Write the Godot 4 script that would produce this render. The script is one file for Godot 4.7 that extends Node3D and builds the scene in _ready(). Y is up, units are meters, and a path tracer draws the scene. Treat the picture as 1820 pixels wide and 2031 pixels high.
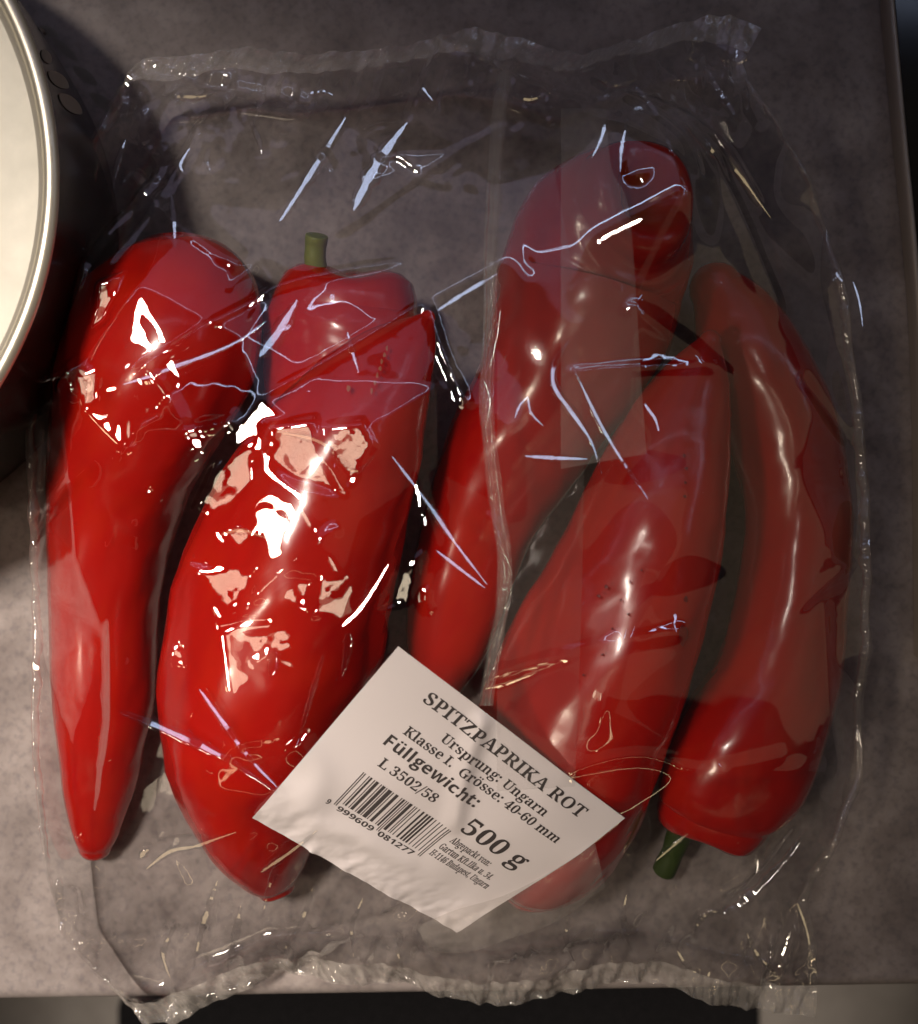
extends Node3D
# A clear bag of red pointed peppers on a dark stone worktop, seen from above.
# Units are metres. The camera hangs D above the worktop; px() turns a point of
# an 1820 x 2031 plan of the worktop into metres at a given height.

const D := 0.36
const S := 0.000149
const CELL := 0.0008
const LAMP := Vector3(-0.33, 1.12, 0.20)
const NX := 384
const NZ := 424
const OX := -0.1532
const OZ := -0.1692

var rng := RandomNumberGenerator.new()
var taken := {}
var obstacle := PackedFloat32Array()      # highest pepper point above each cell
var film := PackedFloat32Array()          # height of the upper film
var smooth_film := PackedFloat32Array()   # the same without the finest creases
var bumps := FastNoiseLite.new()
var outline_top: Array[Vector2] = []
var outline_bottom: Array[Vector2] = []
var outline_left: Array[Vector2] = []
var outline_right: Array[Vector2] = []

func _ready() -> void:
	rng.seed = 20
	bumps.seed = 4
	bumps.noise_type = FastNoiseLite.TYPE_SIMPLEX_SMOOTH
	bumps.frequency = 1.0
	# ---------------------------------------------------------------- camera
	var cam := Camera3D.new()
	cam.name = "camera"
	add_child(cam)
	cam.position = Vector3(0, D, 0)
	cam.rotation_degrees = Vector3(-90, 0, 0)
	var lens := CameraAttributesPhysical.new()
	lens.frustum_focal_length = 28.55
	lens.frustum_focus_distance = 0.316
	lens.exposure_aperture = 9.0
	lens.frustum_near = 0.01
	lens.frustum_far = 10.0
	cam.attributes = lens
	# ---------------------------------------------------------------- air
	var we := WorldEnvironment.new()
	we.name = "world_environment"
	var env := Environment.new()
	env.background_mode = Environment.BG_COLOR
	env.background_color = Color(0.10, 0.09, 0.09)
	env.tonemap_mode = Environment.TONE_MAPPER_LINEAR
	env.tonemap_exposure = 1.0
	env.sdfgi_enabled = true
	env.ssao_enabled = true
	env.ssil_enabled = true
	we.environment = env
	add_child(we)
	# ---------------------------------------------------------------- lamps
	# warm kitchen spot over the near left corner of the worktop
	var spot := SpotLight3D.new()
	spot.name = "ceiling_spot"
	spot.light_color = Color(1.0, 0.94, 0.885)
	spot.light_energy = 1.65
	spot.light_size = 0.10
	spot.spot_range = 5.0
	spot.spot_attenuation = 2.0
	spot.spot_angle = 12.7
	spot.spot_angle_attenuation = 0.42
	spot.shadow_enabled = true
	add_child(spot)
	spot.look_at_from_position(Vector3(-0.42, 1.06, -0.21), Vector3(-0.20, 0, 0.105), Vector3.FORWARD)
	# a pendant to the left: a bright bulb in a wide pale shade
	for shell in [[0.125, 0.040], [0.09, 0.021], [0.055, 0.010]]:
		var bulb := SpotLight3D.new()
		bulb.name = "pendant_bulb"
		bulb.light_color = Color(1.0, 0.92, 0.80)
		bulb.light_energy = shell[1]
		bulb.light_size = shell[0]
		bulb.spot_range = 5.0
		bulb.spot_attenuation = 2.0
		bulb.spot_angle = 6.8
		bulb.spot_angle_attenuation = 0.3
		bulb.shadow_enabled = true
		add_child(bulb, true)
		bulb.look_at_from_position(LAMP - Vector3(0, 0.02, 0), Vector3(-0.062, 0, 0.02), Vector3.FORWARD)
	# a second, weaker spot near the cook's side
	var low_spot := SpotLight3D.new()
	low_spot.name = "second_spot"
	low_spot.light_color = Color(1.0, 0.92, 0.82)
	low_spot.light_energy = 0.9
	low_spot.light_size = 0.12
	low_spot.spot_range = 5.0
	low_spot.spot_attenuation = 2.0
	low_spot.spot_angle = 4.7
	low_spot.spot_angle_attenuation = 0.8
	low_spot.shadow_enabled = true
	add_child(low_spot)
	low_spot.look_at_from_position(Vector3(-0.75, 1.0, 0.27), Vector3(0.025, 0, 0.055), Vector3.FORWARD)
	area("pendant_shade", LAMP, Vector2(0.24, 0.24), Color(1.0, 0.88, 0.74), 0.012)
	# cool strip under a shelf along the back of the worktop, a window slit at the right
	area("work_strip_lamp", Vector3(0.0, 0.72, -0.45), Vector2(2.1, 0.012), Color(0.80, 0.86, 1.0), 0.040)
	area("window_slit", Vector3(0.85, 0.85, -0.42), Vector2(0.03, 0.5), Color(0.80, 0.86, 1.0), 0.018)
	# small warm lamps farther off in the kitchen
	area("table_lamp", Vector3(0.35, 0.95, 1.0), Vector2(0.06, 0.06), Color(1.0, 0.86, 0.66), 0.012)
	area("hall_strip_lamp", Vector3(0.0, 0.75, 0.95), Vector2(2.1, 0.020), Color(1.0, 0.88, 0.68), 0.030)
	area("side_lamp", Vector3(-1.0, 0.85, 0.35), Vector2(0.06, 0.06), Color(1.0, 0.86, 0.66), 0.008)
	# what the dim kitchen sends back: the ceiling and wall to the right, a cool window behind
	area("warm_ceiling", Vector3(0.70, 1.9, 0.25), Vector2(1.1, 2.2), Color(1.0, 0.90, 0.76), 0.042)
	area("warm_wall", Vector3(1.35, 0.75, 0.0), Vector2(1.8, 1.0), Color(1.0, 0.88, 0.72), 0.05)
	area("cool_window", Vector3(-0.30, 1.2, -1.15), Vector2(1.7, 1.3), Color(0.88, 0.83, 1.0), 0.105)
	# ---------------------------------------------------------------- place
	worktop()
	floor_and_mat()
	hob()
	pot()
	# ---------------------------------------------------------------- peppers
	obstacle.resize(NX * NZ)
	peppers()
	# ---------------------------------------------------------------- bag
	bag()


# ==================================================================== helpers

func px(x: float, y: float, h := 0.0) -> Vector3:
	var k := S * (D - h) / D
	return Vector3((x - 910.0) * k, h, (y - 1015.5) * k)

func area(called: String, at: Vector3, size: Vector2, c: Color, energy: float) -> void:
	var l := AreaLight3D.new()
	l.name = called
	l.area_size = size
	l.light_color = c
	l.light_energy = energy
	l.area_range = 6.0
	l.area_attenuation = 2.0
	l.shadow_enabled = true
	add_child(l)
	l.look_at_from_position(at, Vector3.ZERO, Vector3.FORWARD)

func lin(r: float, g: float, b: float, a := 1.0) -> Color:
	var c := Color(r, g, b).linear_to_srgb()
	c.a = a
	return c

func mat(c: Color, rough: float, metal := 0.0) -> StandardMaterial3D:
	var m := StandardMaterial3D.new()
	m.albedo_color = c
	m.roughness = rough
	m.metallic = metal
	return m

func numbered(called: String) -> String:
	var n: int = taken.get(called, 0)
	taken[called] = n + 1
	return called if n == 0 else "%s_%03d" % [called, n]

func thing(called: String, label: String, category: String, at := Vector3.ZERO, group := "") -> Node3D:
	var o := Node3D.new()
	o.name = numbered(called)
	add_child(o)
	o.position = at
	o.set_meta("label", label)
	o.set_meta("category", category)
	if group:
		o.set_meta("group", group)
	return o

func part(called: String, m: Mesh, material: Material, parent: Node3D, label := "") -> MeshInstance3D:
	var o := MeshInstance3D.new()
	o.name = called
	o.mesh = m
	o.material_override = material
	parent.add_child(o, true)
	if label:
		o.set_meta("label", label)
	return o

func structure(called: String, m: Mesh, material: Material) -> MeshInstance3D:
	var o := part(called, m, material, self)
	o.set_meta("kind", "structure")
	return o

# A grid of nu x nv points as a smooth mesh; wrap joins the last column to the first.
# outward: a direction (or a list of centres per row) that the normals must face.
func sheet(p: PackedVector3Array, nu: int, nv: int, wrap := false, up := Vector3.UP, rows: Array = [], colors := PackedColorArray(), second := 0.0, plies := 2) -> ArrayMesh:
	var index := PackedInt32Array()
	var cols := nu if wrap else nu - 1
	for v in nv - 1:
		for u in cols:
			var a := v * nu + u
			var b := v * nu + (u + 1) % nu
			var c := a + nu
			var d := b + nu
			index.append_array([a, b, c, b, d, c])
	var n := PackedVector3Array()
	n.resize(p.size())
	for v in nv:
		var v0 := maxi(v - 1, 0) * nu
		var v1 := mini(v + 1, nv - 1) * nu
		for u in nu:
			var u0 := (u + nu - 1) % nu if wrap else maxi(u - 1, 0)
			var u1 := (u + 1) % nu if wrap else mini(u + 1, nu - 1)
			n[v * nu + u] = (p[v1 + u] - p[v0 + u]).cross(p[v * nu + u1] - p[v * nu + u0]).normalized()
	var mid := (nv / 2) * nu + nu / 3
	var want := up
	if rows.size():
		want = p[mid] - rows[nv / 2]
	var flip := n[mid].dot(want) < 0.0
	if flip:
		for i in n.size():
			n[i] = -n[i]
	# winding: clockwise seen from the side the normals face
	var i0 := index[6 * ((nv / 2) * cols + nu / 3)]
	var i1 := index[6 * ((nv / 2) * cols + nu / 3) + 1]
	var i2 := index[6 * ((nv / 2) * cols + nu / 3) + 2]
	if (p[i1] - p[i0]).cross(p[i2] - p[i0]).dot(n[i0]) > 0.0:
		for k in range(0, index.size(), 3):
			var t := index[k + 1]
			index[k + 1] = index[k + 2]
			index[k + 2] = t
	if second > 0.0:   # the other faces of a two-ply film
		var count := p.size()
		var more := index.size()
		var nn := n.duplicate()
		for ply in range(1, plies):
			for i in count:
				p.append(p[i] - n[i] * second * ply)
			n.append_array(nn)
			for k in more:
				index.append(index[k] + count * ply)
	var arr := []
	arr.resize(Mesh.ARRAY_MAX)
	arr[Mesh.ARRAY_VERTEX] = p
	arr[Mesh.ARRAY_NORMAL] = n
	arr[Mesh.ARRAY_INDEX] = index
	if colors.size():
		arr[Mesh.ARRAY_COLOR] = colors
	var m := ArrayMesh.new()
	m.add_surface_from_arrays(Mesh.PRIMITIVE_TRIANGLES, arr)
	return m

func catmull(a: float, b: float, c: float, d: float, t: float) -> float:
	return 0.5 * (2.0 * b + (c - a) * t + (2.0 * a - 5.0 * b + 4.0 * c - d) * t * t + (3.0 * b - a - 3.0 * c + d) * t * t * t)

func along(line: Array, t: float) -> Vector2:
	var total := 0.0
	for i in line.size() - 1:
		total += line[i].distance_to(line[i + 1])
	var want := clampf(t, 0, 1) * total
	for i in line.size() - 1:
		var l: float = line[i].distance_to(line[i + 1])
		if want <= l or i == line.size() - 2:
			return line[i].lerp(line[i + 1], minf(want / maxf(l, 1e-9), 1.0))
		want -= l
	return line[-1]

func smoothed(line: Array, n: int) -> Array:   # a rounder line through the same points
	var out := []
	for k in n:
		var f := float(k) / (n - 1) * (line.size() - 1)
		var i := mini(int(f), line.size() - 2)
		var t := f - i
		var a: Vector2 = line[maxi(i - 1, 0)]
		var d: Vector2 = line[mini(i + 2, line.size() - 1)]
		out.append(Vector2(catmull(a.x, line[i].x, line[i + 1].x, d.x, t), catmull(a.y, line[i].y, line[i + 1].y, d.y, t)))
	return out

func tube(points: Array, radii: Array, sides := 20) -> ArrayMesh:
	var p := PackedVector3Array()
	var centres := []
	var side := Vector3.ZERO
	for i in points.size():
		var axis: Vector3 = (points[mini(i + 1, points.size() - 1)] - points[maxi(i - 1, 0)]).normalized()
		if side == Vector3.ZERO:
			side = axis.cross(Vector3.UP if absf(axis.y) < 0.9 else Vector3.RIGHT).normalized()
		side = (side - axis * side.dot(axis)).normalized()
		var other := axis.cross(side)
		centres.append(points[i])
		for k in sides:
			var a := TAU * k / sides
			p.append(points[i] + (side * cos(a) + other * sin(a)) * radii[i])
	return sheet(p, sides, points.size(), true, Vector3.UP, centres)

func noise_texture(seed_: int, freq: float, octaves: int, ramp: Array, size := 512, type := FastNoiseLite.TYPE_SIMPLEX_SMOOTH) -> NoiseTexture2D:
	var f := FastNoiseLite.new()
	f.seed = seed_
	f.frequency = freq
	f.noise_type = type
	f.fractal_octaves = octaves
	f.fractal_gain = 0.6
	var t := NoiseTexture2D.new()
	t.width = size
	t.height = size
	t.seamless = true
	t.noise = f
	if ramp.size():
		var g := Gradient.new()
		g.offsets = PackedFloat32Array(ramp.map(func(x): return x[0]))
		g.colors = PackedColorArray(ramp.map(func(x): return x[1]))
		t.color_ramp = g
	return t


# ==================================================================== the place

func worktop() -> void:
	var m := StandardMaterial3D.new()
	m.roughness = 0.42
	m.metallic_specular = 0.28
	m.uv1_triplanar = true
	m.uv1_world_triplanar = true
	m.uv1_scale = Vector3.ONE * 3.2
	m.albedo_texture = noise_texture(3, 0.011, 6, [[0.0, lin(0.20, 0.172, 0.165)], [0.38, lin(0.27, 0.238, 0.228)], [0.62, lin(0.335, 0.298, 0.286)], [1.0, lin(0.42, 0.378, 0.36)]], 1024)
	m.heightmap_enabled = true
	m.heightmap_scale = 0.02
	m.heightmap_texture = noise_texture(9, 0.06, 4, [], 512)
	m.detail_enabled = true
	m.detail_blend_mode = BaseMaterial3D.BLEND_MODE_MUL
	m.detail_uv_layer = BaseMaterial3D.DETAIL_UV_1
	m.detail_albedo = noise_texture(12, 0.09, 3, [[0.0, Color(0.83, 0.83, 0.85)], [0.5, Color(0.98, 0.97, 0.96)], [1.0, Color(1, 1, 1)]], 1024)
	# profile from the back, over the rounded front edge, down the front
	var p := PackedVector3Array()
	var prof := [Vector2(-0.5, 0.0), Vector2(-0.1, 0.0), Vector2(-0.004, 0.0)]
	for k in range(1, 9):
		var a := PI / 2.0 * k / 8.0
		prof.append(Vector2(-0.004 + 0.004 * sin(a), -0.004 + 0.004 * cos(a)))
	prof.append(Vector2(0.0, -0.02))
	prof.append(Vector2(0.0, -0.038))
	prof.append(Vector2(-0.5, -0.038))
	for q in prof:
		for k in 2:
			var x := -0.55 + 1.1 * k
			var edge := 0.1428 - 0.016 * x
			p.append(Vector3(x, q.y, edge + q.x))
	structure("worktop", sheet(p, 2, prof.size()), m)

func floor_and_mat() -> void:
	var m := StandardMaterial3D.new()
	m.roughness = 0.6
	m.uv1_triplanar = true
	m.uv1_world_triplanar = true
	m.uv1_scale = Vector3.ONE * 1.5
	m.albedo_texture = noise_texture(21, 0.02, 4, [[0.0, lin(0.46, 0.42, 0.38)], [1.0, lin(0.60, 0.56, 0.51)]], 512)
	var b := BoxMesh.new()
	b.size = Vector3(3.0, 0.05, 2.4)
	var f := structure("floor", b, m)
	f.position = Vector3(0, -0.885, 0.6)
	# base cabinets under the worktop
	var c := BoxMesh.new()
	c.size = Vector3(1.1, 0.80, 0.4)
	var cab := part("base_cabinet", c, mat(lin(0.2, 0.18, 0.17), 0.5), self)
	cab.position = Vector3(0, -0.442, -0.09)
	cab.set_meta("kind", "structure")
	# mat: a rounded slab of dark speckled pile
	var a := px(232, 1948, -0.85)
	var z := px(1507, 2500, -0.85)
	var ring := []
	var r := 0.03
	for q in [[a.x + r, a.z + r, PI], [z.x - r, a.z + r, 1.5 * PI], [z.x - r, z.z - r, 0.0], [a.x + r, z.z - r, 0.5 * PI]]:
		for k in 9:
			var t: float = q[2] + PI / 2.0 * k / 8.0
			ring.append(Vector2(q[0] + r * cos(t), q[1] + r * sin(t)))
	var centre := Vector2((a.x + z.x) / 2.0, (a.z + z.z) / 2.0)
	var p := PackedVector3Array()
	for row in [[1.0, 0.0], [1.0, 0.007], [0.995, 0.0095], [0.985, 0.0105], [0.5, 0.0105], [0.001, 0.0105]]:
		for q in ring:
			var w: Vector2 = centre + (q - centre) * row[0]
			p.append(Vector3(w.x, -0.8598 + row[1], w.y))
	var mm := StandardMaterial3D.new()
	mm.roughness = 0.95
	mm.uv1_triplanar = true
	mm.uv1_world_triplanar = true
	mm.uv1_scale = Vector3.ONE * 6.0
	mm.albedo_texture = noise_texture(31, 0.10, 3, [[0.0, lin(0.004, 0.004, 0.005)], [0.62, lin(0.012, 0.011, 0.013)], [0.8, lin(0.06, 0.055, 0.06)], [1.0, lin(0.10, 0.09, 0.09)]], 512)
	mm.heightmap_enabled = true
	mm.heightmap_scale = 0.3
	mm.heightmap_texture = noise_texture(32, 0.12, 3, [], 512)
	var o := thing("kitchen_mat", "black speckled mat with rounded corners on the floor below the worktop edge", "mat")
	part("pile", sheet(p, ring.size(), 6, true, Vector3.UP), mm, o)

func hob() -> void:
	var edge := [Vector2(1742, -160), Vector2(1756, 0), Vector2(1781, 272), Vector2(1801, 478), Vector2(1813, 640), Vector2(1819, 800), Vector2(1822, 1000), Vector2(1824, 1300)]
	edge = smoothed(edge, 50)
	var o := thing("glass_hob", "black glass hob with a thin metal edge at the right of the worktop", "hob")
	var glass := PackedVector3Array()
	for row in [[6.0, 0.0], [6.0, 0.0036], [8.0, 0.0042], [500.0, 0.0042]]:
		for e in edge:
			var w := px(e.x + row[0] * 1.0, e.y)
			glass.append(Vector3(w.x, 0.0003 + row[1], w.z))
	part("glass_panel", sheet(glass, edge.size(), 4), mat(lin(0.006, 0.005, 0.005), 0.12), o)
	var trim := PackedVector3Array()
	var prof := [Vector2(-13, 0.0), Vector2(-13, 0.003), Vector2(-10.5, 0.0045), Vector2(-5, 0.0055), Vector2(0, 0.0055), Vector2(4, 0.0048), Vector2(6, 0.003)]
	for q in prof:
		for e in edge:
			var w := px(e.x + q.x, e.y)
			trim.append(Vector3(w.x, 0.0003 + q.y, w.z))
	part("metal_edge", sheet(trim, edge.size(), prof.size()), mat(lin(0.42, 0.37, 0.32), 0.45, 0.4), o)

func pot() -> void:
	var top := 0.072
	var c := px(-671, 352, top)
	var r := px(113, 352, top).x - c.x
	var o := thing("cooking_pot", "round dark pot with a pale flat lid inside its bright rim", "pot", Vector3(c.x, 0, c.z))
	var lathe := func(prof: Array, n := 180) -> ArrayMesh:
		var p := PackedVector3Array()
		for q in prof:
			for k in n:
				var a := TAU * k / n
				p.append(Vector3(q.x * cos(a), q.y, q.x * sin(a)))
		var rows := []
		for q in prof:
			rows.append(Vector3(0, q.y, 0))
		return sheet(p, n, prof.size(), true, Vector3.UP, rows)
	var steel := mat(lin(0.72, 0.67, 0.55), 0.34, 0.75)
	var rim := []
	for k in 25:   # a rolled rim
		var a := -0.6 * PI + 1.7 * PI * k / 24.0
		rim.append(Vector2(r - 0.0019 + 0.0019 * cos(a), top - 0.0016 + 0.0016 * sin(a)))
	part("rim", lathe.call(rim), steel, o)
	var inner := [Vector2(r - 0.0030, top - 0.0010), Vector2(r - 0.0036, top - 0.0026), Vector2(r - 0.0046, top - 0.0036), Vector2(r - 0.0058, top - 0.0040)]
	part("lid_groove", lathe.call(inner), mat(lin(0.66, 0.62, 0.52), 0.38, 0.6), o)
	var bm := StandardMaterial3D.new()
	bm.albedo_texture = noise_texture(41, 0.015, 5, [[0.0, lin(0.70, 0.68, 0.58)], [1.0, lin(0.90, 0.87, 0.75)]], 512)
	bm.uv1_triplanar = true
	bm.uv1_scale = Vector3.ONE * 7.0
	bm.roughness = 0.55
	bm.metallic = 0.1
	# the flat lid
	var base := [Vector2(r - 0.0058, top - 0.0040), Vector2(r * 0.6, top - 0.0062), Vector2(0.0005, top - 0.0066)]
	part("lid", lathe.call(base), bm, o)
	var wall := []
	for k in 12:
		var t := k / 11.0
		wall.append(Vector2(r - 0.0012 - 0.0035 * sin(t * PI) * 0.0 - 0.004 * t * t, lerpf(top - 0.0032, 0.001, t)))
	wall.append(Vector2(r - 0.012, 0.0006))
	part("outer_wall", lathe.call(wall), mat(lin(0.012, 0.009, 0.008), 0.2), o)
	# pale leaf shapes on the outside wall
	var leaf_m := mat(lin(0.24, 0.21, 0.175), 0.5)
	for q in [[96, 62, 22, 9, 28], [128, 98, 34, 9, 42], [92, 112, 16, 9, 60], [116, 158, 26, 12, 40], [168, 150, 30, 11, 38], [140, 206, 30, 13, 42], [206, 205, 34, 12, 36]]:
		var n := 20
		var pts := PackedVector3Array()
		for ring in 3:
			for k in n:
				var a := TAU * k / n
				var s: float = [1.0, 0.55, 0.01][ring]
				var e := Vector2(q[2] * cos(a), q[3] * sin(a) * (0.55 + 0.45 * absf(sin(a)))) * s
				e = e.rotated(deg_to_rad(q[4]))
				pts.append(on_wall(q[0] + e.x, q[1] + e.y, c, r + 0.0002) - Vector3(c.x, 0, c.z))
		part("leaf_print", sheet(pts, n, 3, true, Vector3(1, 0.2, 0)), leaf_m, o)

func on_wall(x: float, y: float, c: Vector3, r: float) -> Vector3:
	# where the line of sight through a plan point meets the pot's outside
	var lo := 0.0
	var hi := 0.072
	for i in 30:
		var h := (lo + hi) / 2.0
		var w := px(x, y, h)
		var t := 1.0 - (h - 0.001) / 0.068
		if Vector2(w.x - c.x, w.z - c.z).length() < r - 0.0012 - 0.004 * t * t:
			lo = h
		else:
			hi = h
	return px(x, y, lo)


# ==================================================================== peppers

func peppers() -> void:
	var skin := StandardMaterial3D.new()
	skin.vertex_color_use_as_albedo = true
	skin.roughness = 0.24
	skin.clearcoat_enabled = true
	skin.clearcoat = 0.5
	skin.clearcoat_roughness = 0.12
	var green := mat(lin(0.17, 0.21, 0.02), 0.45)
	var pit := mat(lin(0.20, 0.005, 0.005), 0.35)
	var dull_green := mat(lin(0.035, 0.06, 0.010), 0.5)
	var g := "red pointed peppers in the clear bag"
	# every row: plan x, plan y, radius (plan), height of the centre (0: lying on the film)
	pepper("red pepper lying along the left edge of the bag, slender tip towards the worktop edge", g, skin, 0.4, [
		[352, 545, 95, 0], [348, 616, 172, 0], [318, 705, 196, 0], [268, 850, 166, 0], [226, 1000, 130, 0], [206, 1200, 107, 0], [203, 1380, 98, 0], [196, 1520, 78, 0], [191, 1600, 60, 0], [189, 1648, 46, 0], [188, 1674, 34, 0.0062]], 1.0)
	var b := pepper("red pepper with a pale green stalk, half hidden behind the broad middle pepper", g, skin, 1.3, [
		[690, 606, 142, 0.019], [684, 660, 156, 0.018], [660, 760, 140, 0.016], [630, 900, 105, 0.014], [605, 1030, 70, 0.012], [590, 1130, 26, 0.010]], 0.15)
	stalk(b, [[640, 566, 27, 0.026], [628, 540, 23, 0.028], [624, 510, 21, 0.030], [626, 485, 22, 0.031], [628, 468, 23, 0.032]], green)
	var broad := pepper("broad red pepper in the middle of the left half, lying across the one behind", g, skin, 2.2, [
		[545, 1752, 40, 0.012], [534, 1715, 74, 0.015], [516, 1640, 122, 0.020], [500, 1540, 163, 0.025], [508, 1430, 200, 0.030], [545, 1280, 214, 0.033], [590, 1110, 206, 0.037], [652, 950, 178, 0.041], [712, 835, 146, 0.044], [775, 730, 96, 0.046], [822, 668, 52, 0.047], [848, 630, 16, 0.0475]], 0.0)
	var d := pepper("red pepper at the top right with its hollow stalk end showing", g, skin, 0.2, [
		[1262, 402, 128, 0.047], [1240, 424, 156, 0.042], [1212, 468, 178, 0.035], [1186, 545, 184, 0.028], [1155, 640, 184, 0.027], [1082, 790, 152, 0.024], [1000, 920, 134, 0.0205], [942, 1050, 110, 0.017], [905, 1180, 98, 0.015], [885, 1290, 78, 0.012], [880, 1370, 34, 0.007]], 2.2)
	var e := pepper("curved red pepper right of the seam, with its lower end under the label", g, skin, 3.1, [
		[1062, 1735, 80, 0.016], [1080, 1680, 140, 0.022], [1105, 1580, 176, 0.027], [1150, 1430, 190, 0.031], [1215, 1260, 182, 0.034], [1275, 1100, 156, 0.036], [1310, 970, 134, 0.036], [1345, 850, 104, 0.036], [1383, 745, 66, 0.037], [1408, 675, 22, 0.038]], 1.0)
	for q in [[1195, 1160, 5, 5], [1180, 1178, 5, 4], [1240, 1150, 3, 3], [1236, 1212, 4, 3], [1205, 1240, 3, 3], [1186, 1290, 4, 3], [1262, 1128, 3, 3], [1350, 1185, 6, 8], [1347, 1254, 13, 26], [1352, 905, 4, 5], [1355, 930, 5, 4], [1352, 958, 4, 4], [1350, 985, 5, 4], [1222, 1185, 3, 3], [1150, 1330, 3, 3]]:
		spot_on(e, "pit", q, pit)
	var corky := mat(lin(0.42, 0.13, 0.07), 0.7)
	for q in [[771, 700, 3, 7], [767, 714, 4, 6], [762, 727, 3, 7], [759, 741, 4, 6], [754, 755, 3, 7], [750, 769, 4, 6], [744, 785, 3, 8], [700, 780, 5, 8]]:
		spot_on(broad, "scar", q, corky)
	var f := pepper("bowed red pepper along the right edge of the bag, dark green stalk below", g, skin, 0.9, [
		[1414, 1606, 112, 0.020], [1430, 1565, 134, 0.021], [1478, 1470, 140, 0.022], [1535, 1345, 122, 0.020], [1568, 1200, 110, 0.019], [1584, 1040, 104, 0.018], [1562, 880, 108, 0.018], [1508, 740, 106, 0.018], [1456, 630, 84, 0.017], [1420, 572, 54, 0.017]], 0.55)
	stalk(f, [[1362, 1625, 34, 0.020], [1347, 1655, 26, 0.016], [1334, 1690, 22, 0.013], [1316, 1728, 23, 0.010]], dull_green)
	d.set_meta("label", d.get_meta("label"))

# a small flat mark on the skin: q is plan x, plan y, half width, half height
func spot_on(o: Node3D, called: String, q: Array, m: Material) -> void:
	var pt := PackedVector3Array()
	for ring in [[1.0, 0.0], [0.7, 0.00008], [0.01, 0.0001]]:
		for k in 18:
			var a := TAU * k / 18.0
			var w := px(q[0] + 0.75 * q[2] * ring[0] * cos(a), q[1] + 0.75 * q[3] * ring[0] * sin(a) * (1.0 + 0.25 * sin(3.0 * a + q[0])), 0.05)
			w.y = sample(obstacle, w.x, w.z) + 0.0001 + ring[1]
			pt.append(w - o.position)
	part(called, sheet(pt, 18, 3, true), m, o)

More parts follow.
